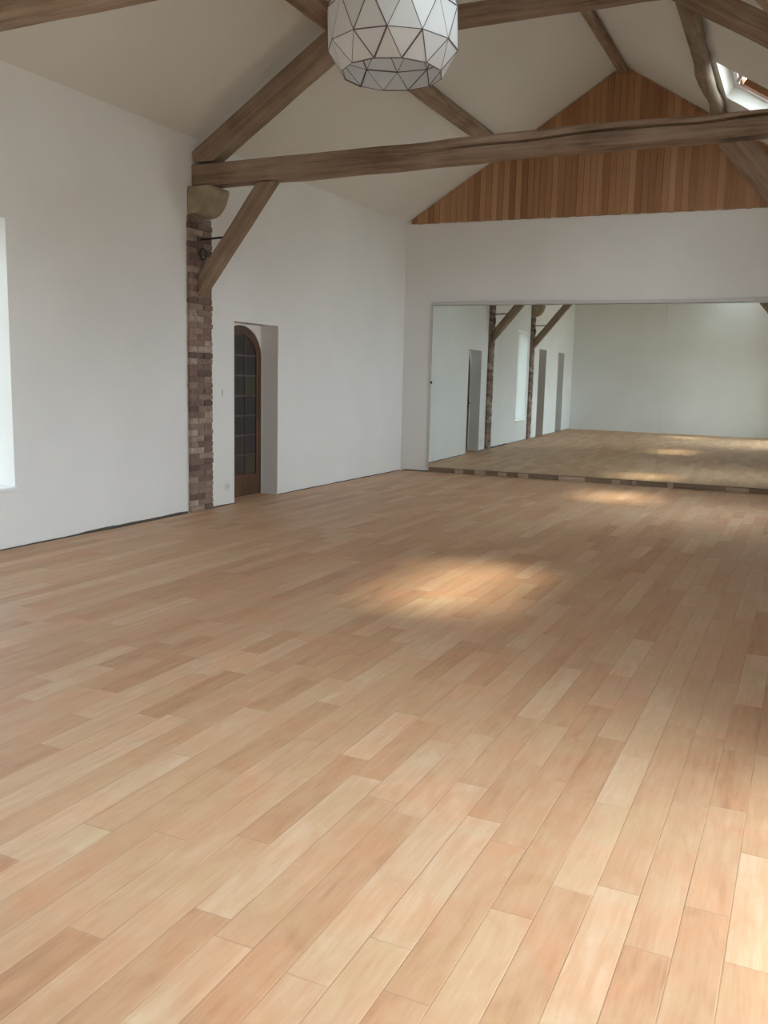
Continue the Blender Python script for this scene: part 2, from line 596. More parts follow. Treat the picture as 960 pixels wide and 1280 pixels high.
for (a, b_, h_) in (D1, D2, D3):
    box(bm, XL - 0.30, XL + 0.045, a + 0.006, b_ - 0.006, -0.018, 0.0005)
tag(link('floor', bm, M_FLOOR), 'blond wooden plank floor running the whole length of the hall', 'floor', kind='structure')
tag(link('trim_1', boxbm(XL - 0.42, XR + 0.4, -2.7, 14.0, -0.12, -0.019), M_SUB),
    'dark subfloor showing in the gap between floor planks and walls', 'subfloor', kind='structure')


def foot_gap_strip(name, spans, place, label, seed, wide):
    # ragged brown strip on the wall face, coloured like the shade in a gap
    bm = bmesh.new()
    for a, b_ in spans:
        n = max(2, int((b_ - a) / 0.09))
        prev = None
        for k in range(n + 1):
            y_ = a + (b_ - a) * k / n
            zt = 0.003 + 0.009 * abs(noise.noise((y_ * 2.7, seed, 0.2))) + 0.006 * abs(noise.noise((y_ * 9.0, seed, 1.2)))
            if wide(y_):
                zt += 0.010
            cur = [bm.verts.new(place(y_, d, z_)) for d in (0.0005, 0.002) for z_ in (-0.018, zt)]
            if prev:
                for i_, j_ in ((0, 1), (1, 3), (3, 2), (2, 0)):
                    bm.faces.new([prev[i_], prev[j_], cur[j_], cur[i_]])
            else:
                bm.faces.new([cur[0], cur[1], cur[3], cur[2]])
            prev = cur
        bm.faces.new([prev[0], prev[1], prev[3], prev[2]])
    tag(link(name, bm, M_GAP_SHADE), label, 'gap', kind='structure')


foot_gap_strip('trim_2', [(-2.0, D3[0]), (D3[1], D2[0]), (D2[1], 3.76), (4.18, 7.79), (8.21, D1[0]), (D1[1], 13.37)], lambda y_, d, z_: (XL + d, y_, z_),
         'ragged dark strip at the foot of the left wall, imitating a shaded gap', 2.0, lambda y_: 6.25 < y_ < 7.8)
foot_gap_strip('trim_3', [(0.02, 0.49)], lambda x_, d, z_: (XL + x_ * math.cos(SKEW) + d * math.sin(SKEW), YB + x_ * math.sin(SKEW) - d * math.cos(SKEW), z_),
         'dark strip at the foot of the back wall in the far left corner, imitating a shaded gap', 5.0, lambda x_: x_ > 0.05)


def left_map(u, v, t):
    return (XL - LW_T * t, u, v)


tag(wall_with_holes('wall_left', -2.6, 14.0, -0.02, ZE + 0.0, [WIN, (D1[0], D1[1], -0.02, D1[2]), (D2[0], D2[1], -0.02, D2[2]), (D3[0], D3[1], -0.02, D3[2])], left_map, M_WALL),
    'long white limewashed wall with the arched door on the left of the hall', 'wall', kind='structure')

# right wall: glazed garden door near the viewer and an added window further on
FR = (0.15, 3.55, 0.0, 2.45)
RW = [(-0.02, 0, 0, 0)]
R_HOLES = [(FR[0], FR[1], 0.0, FR[3]), (10.2, 11.9, 0.80, 2.50)]


def right_map(u, v, t):
    return (XR + 0.35 * t, u, v)


tag(wall_with_holes('wall_right', -2.6, 14.0, -0.02, ZE, R_HOLES, right_map, M_WALL),
    'white wall on the right with the garden door and an added window', 'wall', kind='structure')

# back wall in its own frame (x along the wall, y into it)
MB = Matrix.Translation((XL, YB, 0)) @ Matrix.Rotation(SKEW, 4, 'Z')
bm = bmesh.new()
prism(bm, [(-0.4, -0.02), (6.9, -0.02), (6.9, ZE), (3.232, ZR + 0.02), (-0.0, ZE + 0.02), (-0.4, ZE + 0.02)], 'y', 0.0, 0.3)
tag(link('wall_back', bm, M_WALL, None, MB), 'white back wall behind the big mirrors, below the wooden gable', 'wall', kind='structure')

FA = math.atan2(1.05, 6.46)
MF = Matrix.Translation((XL, YF, 0)) @ Matrix.Rotation(FA, 4, 'Z')
bm = bmesh.new()
prism(bm, [(-0.4, -0.02), (7.0, -0.02), (7.0, ZE), (3.27, ZR + 0.02), (0.0, ZE + 0.02), (-0.4, ZE + 0.02)], 'y', -0.3, 0.0)
tag(link('wall_front', bm, M_WALL, None, MF), 'plain white end wall seen in the mirrors, opposite the wooden gable', 'wall', kind='structure')

# roof planes with the skylight openings
SKY_X = (-1.235, -0.42)
SKYS = [(10.83, 12.15), (4.70, 6.45), (-0.9, 0.4)]  # the last opening is unseen, added to brighten the foreground floor
RT = 0.26
cs, sn = math.cos(math.atan(S)), math.sin(math.atan(S))


def roofR(u, v, t):
    return (v + RT * t * sn, u, ZR - (v - XM) * S + RT * t * cs)


def roofL(u, v, t):
    return (v - RT * t * sn, u, ZE + (v - XL) * S + RT * t * cs)


bm = bmesh.new()
holes = [(a, b_, SKY_X[0], SKY_X[1]) for a, b_ in SKYS]
us = sorted({-2.7, 14.0, *[h[0] for h in holes], *[h[1] for h in holes]})
vs_ = sorted({XM, XR + 0.45, SKY_X[0], SKY_X[1]})
slab(bm, us, vs_, lambda u, v: any(h[0] < u < h[1] and h[2] < v < h[3] for h in holes), roofR)
slab(bm, [-2.7, 14.0], [XL - 0.45, XM], lambda u, v: False, roofL)
prism(bm, [(XM, ZR + 0.005), (XM + RT * sn, ZR + RT * cs), (XM, ZR + 0.45), (XM - RT * sn, ZR + RT * cs)], 'y', -2.7, 14.0)
tag(link('ceiling', bm, M_CEIL), 'sloping white plastered ceiling under the roof timbers', 'ceiling', kind='structure')


# ------------------------------------------------------------------ windows and doors
def leaf_window(root, M, W, H, cols, rows, fw=0.06, depth=0.06, bar=0.026, panes=True, wood=None):
    """frame, bars and panes in local x (width), z (height); y is depth"""
    wood = wood or M_PAINT
    bm = bmesh.new()
    box(bm, 0, fw, 0, depth, 0, H, 0.006)
    box(bm, W - fw, W, 0, depth, 0, H, 0.006)
    box(bm, fw, W - fw, 0, depth, 0, fw, 0.006)
    box(bm, fw, W - fw, 0, depth, H - fw, H, 0.006)
    fr = link('window_frame', bm, wood, root, M)
    iw, ih = (W - 2 * fw) / cols, (H - 2 * fw) / rows
    for i in range(1, cols):
        x = fw + iw * i
        w2 = bar if not (cols % 2 == 0 and i == cols // 2) else bar * 2.6
        link('glazing_bar', boxbm(x - w2 / 2, x + w2 / 2, depth * 0.15, depth * 0.85, fw, H - fw, bevel=0.004), wood, root, M)
    for j in range(1, rows):
        z = fw + ih * j
        link('glazing_bar', boxbm(fw, W - fw, depth * 0.2, depth * 0.8, z - bar / 2, z + bar / 2, bevel=0.004), wood, root, M)
    link('pane', boxbm(fw * 0.8, W - fw * 0.8, depth * 0.46, depth * 0.50, fw * 0.8, H - fw * 0.8), M_GLASS, root, M)
    return fr


# left window: local x along +y world, local y outward (-x)
def side_matrix(x, y, z, left=True):
    if left:      # looking at the wall from inside; local y goes outward = -x
        return Matrix(((0, -1, 0, x), (1, 0, 0, y), (0, 0, 1, z), (0, 0, 0, 1)))
    return Matrix(((0, 1, 0, x), (-1, 0, 0, y), (0, 0, 1, z), (0, 0, 0, 1)))


w1 = empty('window_1', side_matrix(XL - 0.26, WIN[0], WIN[2]))
tag(w1, 'tall white window in a deep recess at the left edge', 'window', kind='structure')
leaf_window(w1, Matrix.Identity(4), WIN[1] - WIN[0], WIN[3] - WIN[2], 2, 3)
link('window_sill', boxbm(0.002, WIN[1] - WIN[0] + 0.0, -0.30, 0.0, 0.002, 0.026, bevel=0.004), M_PAINT, w1, Matrix.Identity(4))

d4 = empty('door_4', side_matrix(XR + 0.20, FR[1], 0.0, False))
tag(d4, 'white glazed four leaf garden door in the right wall near the viewer', 'door', kind='structure')
for k in range(4):
    W_ = (FR[1] - FR[0]) / 4
    leaf_window(d4, Matrix.Translation((W_ * k, 0, 0)), W_, FR[3], 1, 4, fw=0.09)
w5 = empty('window_5', side_matrix(XR + 0.20, R_HOLES[1][1], R_HOLES[1][2], False))  # out of view, added to bring more daylight to the far half
tag(w5, 'unseen white window in the right wall beside the mirrors, added to brighten the far end', 'window', kind='structure')
leaf_window(w5, Matrix.Identity(4), R_HOLES[1][1] - R_HOLES[1][0], R_HOLES[1][3] - R_HOLES[1][2], 3, 2)

# skylights
ey = Vector((cs, 0, -sn))          # down the slope
en = Vector((sn, 0, cs))           # outward
for i, (a, b_) in enumerate(SKYS):
    o = Vector((SKY_X[0], a, ceil_z(SKY_X[0])))
    M = Matrix(((0, en.x, ey.x, 0), (1, 0, 0, 0), (0, en.z, ey.z, 0), (0, 0, 0, 1)))   # x along world y, y outward, z down the slope
    M.translation = o + en * 0.155
    wn_ = empty('window_%d' % (2 + i), M)
    tag(wn_, ['pine framed roof window in the right roof slope by the gable', 'roof window in the right roof slope between the two trusses',
              'unseen roof window above the viewer, added to brighten the foreground'][i], 'roof window', kind='structure')
    Wd, Hd = b_ - a, (SKY_X[1] - SKY_X[0]) / cs
    bm = bmesh.new()
    g = 0.003
    for (x0, x1, z0, z1) in ((g, 0.05, g, Hd - g), (Wd - 0.05, Wd - g, g, Hd - g), (0.05, Wd - 0.05, g, 0.05), (0.05, Wd - 0.05, Hd - 0.05, Hd - g)):
        box(bm, x0, x1, 0.0, 0.10, z0, z1)
    link('window_frame', bm, M_PAINT, wn_, Matrix.Identity(4))
    # the sash hangs a little open about its middle axis
    Ms = Matrix.Translation((0, 0.05, Hd * 0.5)) @ Matrix.Rotation(math.radians(0), 4, 'X')
    bm = bmesh.new()
    h2 = Hd / 2 - 0.055
    for (x0, x1, z0, z1) in ((0.054, 0.11, -h2, h2), (Wd - 0.11, Wd - 0.054, -h2, h2), (0.11, Wd - 0.11, -h2, -h2 + 0.055), (0.11, Wd - 0.11, h2 - 0.055, h2)):
        box(bm, x0, x1, -0.03, 0.03, z0, z1, 0.004)
    sash = link('sash', bm, M_PINE, wn_, Ms)
    link('pane', boxbm(0.10, Wd - 0.10, 0.004, 0.010, -h2 + 0.045, h2 - 0.045), M_GLASS, sash, Matrix.Identity(4))
    if i == 0:
        bm = boxbm(0.003, 0.040, -0.215, -0.125, Hd * 0.40, Hd - 0.004, bevel=0.004)  # pine bar added in place of the sash's visible near side
        link('sash_bar', bm, M_PINE, wn_, Matrix.Identity(4))
        link('catch', boxbm(0.004, 0.030, -0.225, -0.14, Hd * 0.31, Hd * 0.345, bevel=0.004), M_PAINT, wn_, Matrix.Identity(4))
    bm = bmesh.new()
    tube(bm, [(0.2, -0.055, -h2 + 0.03), (Wd - 0.2, -0.055, -h2 + 0.03)], 0.010, 8)
    for x in (0.22, Wd - 0.22):
        tube(bm, [(x, -0.055, -h2 + 0.03), (x, -0.025, -h2 + 0.03)], 0.008, 8)
    link('handle', bm, M_PAINT, sash, Matrix.Identity(4))


# arched, glazed doors set in recesses of the left wall
def arch_pts(c, hw, z0, zs, rise, n=18):
    pts = [(c - hw, z0), (c + hw, z0)]
    for k in range(n + 1):
        t = math.pi * k / n
        pts.append((c + hw * math.cos(t), zs + rise * math.sin(t)))
    return pts


def arched_door(name, D, label, knob_near):
    y0, y1, head = D
    root = empty(name, side_matrix(XL - 0.225, y0, 0.0))
    tag(root, label, 'door', kind='structure')
    I = Matrix.Identity(4)
    W = y1 - y0
    hw = W / 2 - 0.014
    zs, rise = head - 0.40, 0.385
    c = W / 2
    # plaster infill over the arch
    bm = bmesh.new()
    n = 24
    for sgn in (0, 1):
        pass
    ring = [(c + hw * math.cos(math.pi * k / n), zs + rise * math.sin(math.pi * k / n)) for k in range(n + 1)]
    out = [(W, head)]
    front, back = [], []
    for yy, store in ((0.0, front), (0.17, back)):
        store.append([bm.verts.new((p[0], yy, p[1])) for p in ring])
        tops = []
        for k in range(n + 1):
            t = math.pi * k / n
            tx = c + max(-c, min(c, 1.6 * hw * math.cos(t)))
            tz = head if abs(1.6 * hw * math.cos(t)) <= c or True else zs
            if k in (0, n):
                tz = zs
                tx = W if k == 0 else 0.0
            tops.append(bm.verts.new((tx, yy, tz)))
        store.append(tops)
    for st in (front, back):
        for k in range(n):
            bm.faces.new([st[0][k], st[0][k + 1], st[1][k + 1], st[1][k]])
    for k in range(n):
        bm.faces.new([front[0][k], front[0][k + 1], back[0][k + 1], back[0][k]])
    link('arch_infill', bm, M_WALL, root, I)
    bm = bmesh.new()
    box(bm, 0.0, 0.013, 0.0, 0.17, 0, zs)
    box(bm, W - 0.013, W, 0.0, 0.17, 0, zs)
    link('jamb', bm, M_WALL, root, I)
    # leaf: arched slab
    bm = bmesh.new()
    prism(bm, arch_pts(c, hw - 0.004, 0.006, zs, rise - 0.004, 24), 'y', 0.03, 0.07, 0.003)
    leaf = link('door_leaf', bm, M_DOOR, root, I)
    # raised stiles: an arched border
    bm = bmesh.new()
    st_w = 0.105
    n2 = 30
    outer = [(c - hw + 0.004, 0.006)] + [(c - (hw - 0.004) * math.cos(math.pi * k / n2), zs + (rise - 0.004) * math.sin(math.pi * k / n2)) for k in range(n2 + 1)] + [(c + hw - 0.004, 0.006)]
    inner = [(c - hw + st_w, 0.006)] + [(c - (hw - st_w) * math.cos(math.pi * k / n2), zs + (rise - st_w) * math.sin(math.pi * k / n2)) for k in range(n2 + 1)] + [(c + hw - st_w, 0.006)]
    vo = [[bm.verts.new((p[0], yy, p[1])) for p in outer] for yy in (0.012, 0.03)]
    vi = [[bm.verts.new((p[0], yy, p[1])) for p in inner] for yy in (0.012, 0.03)]
    for k in range(len(outer) - 1):
        for A, B in ((vo[0], vi[0]), (vi[0], vi[1]), (vi[1], vo[1]), (vo[1], vo[0])):
            bm.faces.new([A[k], A[k + 1], B[k + 1], B[k]])
    for k in (0, len(outer) - 1):
        bm.faces.new([vo[0][k], vi[0][k], vi[1][k], vo[1][k]])
    link('door_stile', bm, M_DOOR, root, I)
    # bottom panel, muntins, panes
    px0, px1 = c - hw + st_w, c + hw - st_w
    pz0 = 0.27
    link('bottom_panel', boxbm(px0, px1, 0.012, 0.03, 0.006, pz0, bevel=0.004), M_DOOR, root, I)
    rows, cols = 7, 3
    ztop = zs + rise - st_w - 0.01
    ch, cw = (ztop - pz0) / rows, (px1 - px0) / cols
    rng = random.Random(len(name) + int(y0 * 10))

    def arch_at(x):
        q = min(1.0, abs(x - c) / (hw - st_w))
        return zs + (rise - st_w) * math.sqrt(max(0.0, 1 - q * q))
    for i in range(cols):
        for j in range(rows):
            x0, x1 = px0 + cw * i + 0.008, px0 + cw * (i + 1) - 0.008
            z0, z1 = pz0 + ch * j + 0.008, pz0 + ch * (j + 1) - 0.008
            pts = [(x0, z0), (x1, z0)]
            for k in range(7):
                x = x1 + (x0 - x1) * k / 6
                pts.append((x, max(z0 + 0.012, min(z1, arch_at(x) - 0.004))))
            bm = bmesh.new()
            prism(bm, pts, 'y', 0.022, 0.0298)
            link('pane', bm, M_TINTPANE if rng.random() < 0.3 else M_DARKPANE, root, I)
    bm = bmesh.new()
    for i in range(1, cols):
        x = px0 + cw * i
        box(bm, x - 0.008, x + 0.008, 0.014, 0.0298, pz0, arch_at(x))
    for j in range(1, rows):
        z = pz0 + ch * j
        q = min(1.0, max(0.0, (z - zs)) / (rise - st_w))
        w2 = (hw - st_w) * math.sqrt(1 - q * q)
        box(bm, c - w2, c + w2, 0.0145, 0.0297, z - 0.008, z + 0.008)
    link('muntins', bm, M_MUNTIN, root, I)
    bm = bmesh.new()
    kx = c - hw + 0.055 if knob_near else c + hw - 0.055
    dirn = 1 if knob_near else -1
    tube(bm, [(kx, 0.012, 1.0), (kx, -0.035, 1.0), (kx + 0.03 * dirn, -0.042, 1.0), (kx + 0.11 * dirn, -0.042, 1.0)], [0.011, 0.009, 0.009, 0.007], 10)
    box(bm, kx - 0.02, kx + 0.02, 0.006, 0.012, 0.90, 1.10, 0.002)
    link('door_handle', bm, M_IRON, root, I)
    return root


arched_door('door_1', D1, 'arched wooden door with small dark panes beside the brick pilaster', True)
arched_door('door_2', D2, 'dark glazed door seen in the mirror just behind the second pilaster', True)
arched_door('door_3', D3, 'recessed door seen in the mirror nearest the end wall', True)

# ================================================================== roof timbers
Y1, Y2 = 8.0, 3.97
TB, TT = 3.42, 3.635             # underside and top of the tie beams
GAP = 0.006


def truss(yc, first):
    w = 0.20
    nm = 'by the brick pilaster and arched door' if first else 'close overhead at the upper left'
    tr = 'far truss' if first else 'near truss'
    g1 = None

    def crack(t):
        if first and 0.36 < t < 0.995:
            return (0.05 + 0.55 * (t - 0.36) / 0.64 + 0.05 * math.sin(t * 31), 0.036 * min(1, (t - 0.36) * 9))
        return (0.0, 0.0)
    zc = (TB + TT) / 2
    o = timber('tie_beam', (XL + GAP, yc, zc - 0.008), (XR - GAP, yc, zc + 0.028), w, TT - TB, wob=0.010, stations=44, seed=1 if first else 5,
               groove=crack, taper=(1.04, 0.86))
    tag(o, 'long cracked oak tie beam crossing in front of the wooden gable' if first else 'oak tie beam close overhead across the upper left corner', 'beam')
    # principal rafters, against the underside of the purlins
    for side in (0, 1):
        drop = (0.135 if first else 0.15) if side == 0 else (0.185 if first else 0.225)
        d = 0.23 if side == 0 else 0.175
        off = drop + d / 2 / cs                   # vertical distance of the axis below the ceiling
        if side == 0:
            a = (XL - 0.2, yc, ceil_z(XL) - 0.2 * S - off)
            b_ = (XM, yc, ZR - off)
            cuts0 = [((XL + GAP, 0, 0), (1, 0, 0)), ((0, 0, TT + 0.017), (0, 0, 1))]
            cuts1 = [((XM - 0.002, 0, 0), (1, 0, 0))]
            o = timber('principal_rafter', a, b_, w * 0.95, d, cuts0, cuts1, wob=0.008, stations=26, seed=11 if first else 12)
            lb = 'left sloping rafter of the far truss, rising behind the lamp' if first else 'left sloping rafter of the near truss'
        else:
            a = (XR + 0.2, yc, ceil_z(XR) - 0.2 * S - off)
            b_ = (XM, yc, ZR - off)
            cuts0 = [((XR - GAP, 0, 0), (-1, 0, 0)), ((0, 0, TT + 0.028), (0, 0, 1))]
            cuts1 = [((XM + 0.002, 0, 0), (-1, 0, 0))]
            o = timber('principal_rafter', a, b_, w * 0.95, d, cuts0, cuts1, wob=0.008, stations=26, seed=13 if first else 14)
            lb = 'right sloping rafter of the far truss in the top right corner' if first else 'right sloping rafter of the near truss'
        tag(o, lb, 'rafter')
    # collar
    off = 0.175 + 0.23 / cs + 0.02
    zl = 4.685
    a, b_ = (XL + 0.9, yc, zl), (XR - 0.6, yc, zl)
    cl = ((XM, 0, ZR - 0.15 - 0.23 / cs - 0.012), (S, 0, -1))
    cr = ((XM, 0, ZR - 0.225 - 0.175 / cs - 0.012), (-S, 0, -1))
    o = timber('collar_beam', a, b_, 0.15, 0.165, [cl], [cr], wob=0.008, stations=20, seed=21 if first else 22)
    tag(o, 'oak collar beam of the far truss behind the pendant lamp' if first else 'oak collar beam of the near truss', 'beam')
    # braces from the pilasters up to the tie beam
    # left brace: axis through (-5.15, 3.38) and (-5.87, 2.50)
    sl = 1.21
    xa, za = -5.135, TB - 0.02
    p1 = (xa + 0.3, yc, za + 0.3 * sl)
    p0 = (xa - 1.0, yc, za - 1.0 * sl)
    tag(timber('corner_brace', p0, p1, 0.15, 0.155, [((XL + 0.056, 0, 0), (1, 0, 0))], [((0, 0, TB - 0.012), (0, 0, 1))], up=(-1, 0, 1), seed=31 if first else 32, stations=14),
        'slanting oak brace from the brick pilaster to the far tie beam' if first else 'slanting brace on the second pilaster seen in the mirror', 'brace')
    xa = -0.70 if first else -0.53
    p1 = (xa - 0.3, yc, za + 0.3 * sl)
    p0 = (xa + 1.6, yc, za - 1.6 * sl)
    tag(timber('corner_brace', p0, p1, 0.15, 0.21, [((XR - GAP, 0, 0), (-1, 0, 0))], [((0, 0, TB - 0.012), (0, 0, 1))], up=(1, 0, 1), seed=33 if first else 34, stations=14),
        'slanting oak brace under the right end of the far tie beam' if first else 'slanting oak brace under the right end of the near tie beam', 'brace')
    # brick pilaster: bricks and mortar in one piece of masonry
    M = Matrix.Translation((XL, yc - 0.195, 0))
    bm = bmesh.new()
    rng = random.Random(3 if first else 4)
    row, ch = 0, 0.0635
    n_rows = 49
    for row in range(n_rows):
        z0 = row * ch
        j = 0.225 if row % 2 == 0 else 0.12
        for (a, b2) in ((0.0, j), (j + 0.012, 0.385)):
            e0 = rng.uniform(-0.006, 0.006) if a == 0 else 0
            e1 = rng.uniform(-0.008, 0.006) if a > 0 else 0
            box(bm, 0.002, 0.044 + rng.uniform(-0.006, 0.004), a + e0, b2 + e1, z0 + 0.005, z0 + ch - 0.006 + rng.uniform(-0.002, 0.002), 0.004)
    for f in bm.faces:
        f.material_index = 0
    nf = len(bm.faces)
    box(bm, 0.001, 0.033, 0.006, 0.380, 0.0, n_rows * ch)
    bm.faces.ensure_lookup_table()
    for f in bm.faces[nf:]:
        f.material_index = 1
    o = link('brick_pilaster', bm, [M_BRICK, M_MORTAR], None, M)
    tag(o, 'tall narrow brown brick pilaster beside the arched door' if first else 'brick pilaster beyond the window seen in the mirror', 'pilaster')
    # stone corbel
    prof = [(0.002, 3.400), (0.275, 3.400), (0.284, 3.38), (0.272, 3.34), (0.243, 3.26), (0.205, 3.20), (0.16, 3.155), (0.11, 3.128), (0.002, 3.117)]
    bm = bmesh.new()
    prism(bm, prof, 'y', -0.19, 0.19, 0.022)
    o = link('stone_corbel', bm, M_STONE, None, Matrix.Translation((XL, yc, 0)))
    tag(o, 'rounded tan stone corbel on the pilaster by the arched door' if first else 'rounded stone corbel on the second pilaster seen in the mirror', 'corbel')
    # iron tie rod from masonry to brace, and the ring below it
    bm = bmesh.new()
    tube(bm, [(XL + 0.052, yc - 0.02, 2.885), (XL + 0.34, yc - 0.02, 2.897)], 0.011, 10)
    o = link('iron_rod', bm, M_IRON)
    tag(o, 'thin iron rod between pilaster and brace near the arched door' if first else 'thin iron rod above the brace of the second pilaster', 'rod')
    bm = bmesh.new()
    for k in range(24):
        t0, t1 = 2 * math.pi * k / 24, 2 * math.pi * (k + 1) / 24
        tube(bm, [(XL + 0.075, yc - 0.01 + 0.055 * math.sin(t), 2.735 + 0.055 * math.cos(t)) for t in (t0, t1)], 0.008, 8)
    tube(bm, [(XL + 0.052, yc - 0.01, 2.79), (XL + 0.09, yc - 0.01, 2.79)], 0.010, 8)
    o = link('iron_ring', bm, M_IRON)
    tag(o, 'small iron ring on the brick pilaster by the arched door' if first else 'small iron ring on the second brick pilaster', 'ring')


truss(Y1, True)
truss(Y2, False)

# purlins and ridge beam lie against the plaster
yb_at = lambda x: YB + (x - XL) * math.tan(SKEW) - 0.03
x = -4.43
M_dn = Vector((sn, 0, -cs))           # into the room from the left slope
p = Vector((x, 0, ceil_z(x))) + M_dn * 0.054
o = timber('purlin', (p.x, -1.68, p.z), (p.x, yb_at(x), p.z), 0.205, 0.10, up=(-sn, 0, cs), seed=41, stations=40, wob=0.006)
tag(o, 'straight oak purlin along the left roof slope, passing behind the lamp', 'purlin')
o = timber('ridge_beam', (XM - 0.055, -1.4, ZR - 0.085), (XM, yb_at(XM), ZR - 0.075), 0.125, 0.085, seed=43, stations=40, wob=0.006)
tag(o, 'oak ridge beam meeting the peak of the wooden gable', 'beam')
# crooked log on the right slope
path = [(-1.16, -1.1, -.01), (-1.22, 2.0, .0), (-1.28, 4.5, .01), (-1.22, 7.0, 0.0), (-1.275, 8.7, 0), (-1.285, 9.5, 0), (-1.325, 10.4, 0), (-1.355, 11.1, 0), (-1.345, 11.7, 0), (-1.31, 12.3, 0), (-1.36, 13.0, 0), (-1.38, 13.50, 0)]
cv = []
for a, b_ in zip(path, path[1:]):
    for k in range(5):
        t = k / 5
        cv.append([a[i] + (b_[i] - a[i]) * t for i in range(3)])
cv.append(list(path[-1]))
bm = bmesh.new()
rings = []
for q in cv:
    nrm = Vector((-sn, 0, -cs))
    c0 = Vector((q[0], q[1], ceil_z(q[0]))) + nrm * 0.083
    ax_a = Vector((cs, 0, -sn))
    ring = []
    for k in range(18):
        t = 2 * math.pi * k / 18
        rr = 0.098 + 0.030 * noise.noise((q[1] * 1.3, math.cos(t) * 0.8, math.sin(t) * 0.8)) + 0.012 * noise.noise((q[1] * 5, math.cos(t) * 2, math.sin(t) * 2))
        v = c0 + ax_a * (rr * math.cos(t)) + nrm * (rr * 0.78 * math.sin(t))
        over = (v - Vector((q[0], q[1], ceil_z(q[0])))).dot(nrm)
        if over < 0.004:
            v += nrm * (0.004 - over)
        ring.append(bm.verts.new(v))
    rings.append(ring)
for A, B in zip(rings, rings[1:]):
    for k in range(18):
        bm.faces.new([A[k], A[(k + 1) % 18], B[(k + 1) % 18], B[k]])
bm.faces.new(rings[0][::-1])
bm.faces.new(rings[-1])
ML = Matrix(((0, 1, 0, 0), (1, 0, 0, 0), (0, 0, -1, 0), (0, 0, 0, 1)))   # local x = world y so that the grain follows the log
bmesh.ops.transform(bm, matrix=ML.inverted(), verts=bm.verts)
o = link('log_purlin', bm, M_LOG, None, ML, smooth=True)
tag(o, 'crooked weathered log along the right roof slope beside the roof window', 'purlin')

# ================================================================== wooden gable on the back wall
bm = bmesh.new()
bw = 0.092
zb = 3.885
half = 3.232
i = 0
s0 = 0.10
topz = lambda s: ZR - abs(s - half) * S / math.cos(SKEW) - 0.012
k0 = math.ceil(0.05 / bw)
k = k0
while (k + 1) * bw < 6.45:
    a, b_ = k * bw, (k + 1) * bw
    g = 0.003
    za, zb_ = topz(a + g), topz(b_ - g)
    low = zb + 0.004 * math.sin(k * 2.3)
    if max(za, zb_) > low + 0.01:
        pts = [(a + g, low), (b_ - g, low), (b_ - g, max(low + 0.003, zb_))]
        if a < half < b_:
            pts.append((half, topz(half)))
        pts.append((a + g, max(low + 0.002, za)))
        prism(bm, pts, 'y', -0.022, -0.004)
    k += 1
# backing that shows as the dark grooves
nf = len(bm.faces)
prism(bm, [(0.06, zb + 0.006), (6.42, zb + 0.006), (half, ZR - 0.03)], 'y', -0.012, -0.002)
o = link('gable_cladding', bm, M_CLAD, None, MB)
tag(o, 'triangular gable of orange brown vertical pine boards above the mirrors', 'cladding')

# ================================================================== mirrors on the back wall
for (a, b_, lb) in ((0.50, 4.0478, 'large left mirror sheet reflecting the brick pilasters and doors'), (4.0502, 6.30, 'right mirror sheet reflecting only plain end wall, cut off by the frame')):
    root = tag(empty('wall_mirror', MB @ Matrix.Translation((a, -0.022, 0.082))), lb, 'mirror')
    W = b_ - a
    link('mirror_glass', boxbm(0, W, -0.006, 0.0, 0, 2.545, bevel=0.0002), M_MIRROR, root, Matrix.Identity(4))
    bm = bmesh.new()
    for x in ([0.0] if a < 1 else [W]):
        box(bm, x - 0.012, x + 0.018, -0.012, 0.012, 1.33, 1.37, 0.003)
    link('mirror_clip', bm, M_IRON, root, Matrix.Identity(4))
    link('backing_board', boxbm(0.004, W - 0.002, 0.0005, 0.020, 0.002, 2.543), M_BASEWOOD, root, Matrix.Identity(4))
bm = boxbm(0.47, 6.40, -0.05, -0.001, 2.634, 2.685, bevel=0.004)
tag(link('mirror_top_batten', bm, M_GREYTRIM, None, MB), 'pale grey batten along the top edge of the mirrors', 'batten')
bm = boxbm(0.50, 6.35, -0.020, -0.002, 0.004, 0.078, bevel=0.002)
tag(link('mirror_base_batten', bm, M_BASEWOOD, None, MB), 'dark brown batten under the mirrors along the floor', 'batten')
ords = ['first', 'second', 'third', 'fourth', 'fifth', 'sixth', 'seventh', 'eighth', 'ninth']
for i, (a, b_) in enumerate([(0.95, 1.09), (1.28, 1.46), (1.66, 1.80), (1.99, 2.15), (2.62, 3.02), (3.42, 3.54), (3.72, 3.78), (4.22, 4.30), (5.02, 5.32)]):
    bm = boxbm(a, b_, -0.040, -0.022, 0.001, 0.070 + 0.004 * math.sin(i * 2.1), bevel=0.003)
    tag(link('packing_block', bm, M_LIGHTWOOD, None, MB), '%s pale packing block under the mirrors, counted from the left corner' % ords[i], 'block', 'packing blocks under the mirrors')

# ================================================================== small fittings on the left wall
sk = empty('wall_socket', side_matrix(XL, 8.48, 0.17))
tag(sk, 'small white wall socket low between pilaster and arched door', 'socket')
link('cover_plate', boxbm(0, 0.082, -0.011, -0.001, 0, 0.082, bevel=0.003), M_PLASTIC, sk, Matrix.Identity(4))
bm = bmesh.new()
tube(bm, [(0.041, -0.0112, 0.041), (0.041, -0.0150, 0.041)], 0.022, 20)
link('socket_face', bm, M_GREYTRIM, sk, Matrix.Identity(4))
sw = empty('light_switch', side_matrix(XL, 8.42, 1.24))
tag(sw, 'small white light switch on the wall between pilaster and arched door', 'switch')
link('cover_plate', boxbm(0, 0.08, -0.011, -0.001, 0, 0.08, bevel=0.003), M_PLASTIC, sw, Matrix.Identity(4))
link('rocker', boxbm(0.022, 0.058, -0.015, -0.0113, 0.015, 0.065, bevel=0.0015), M_PAINT, sw, Matrix.Identity(4))

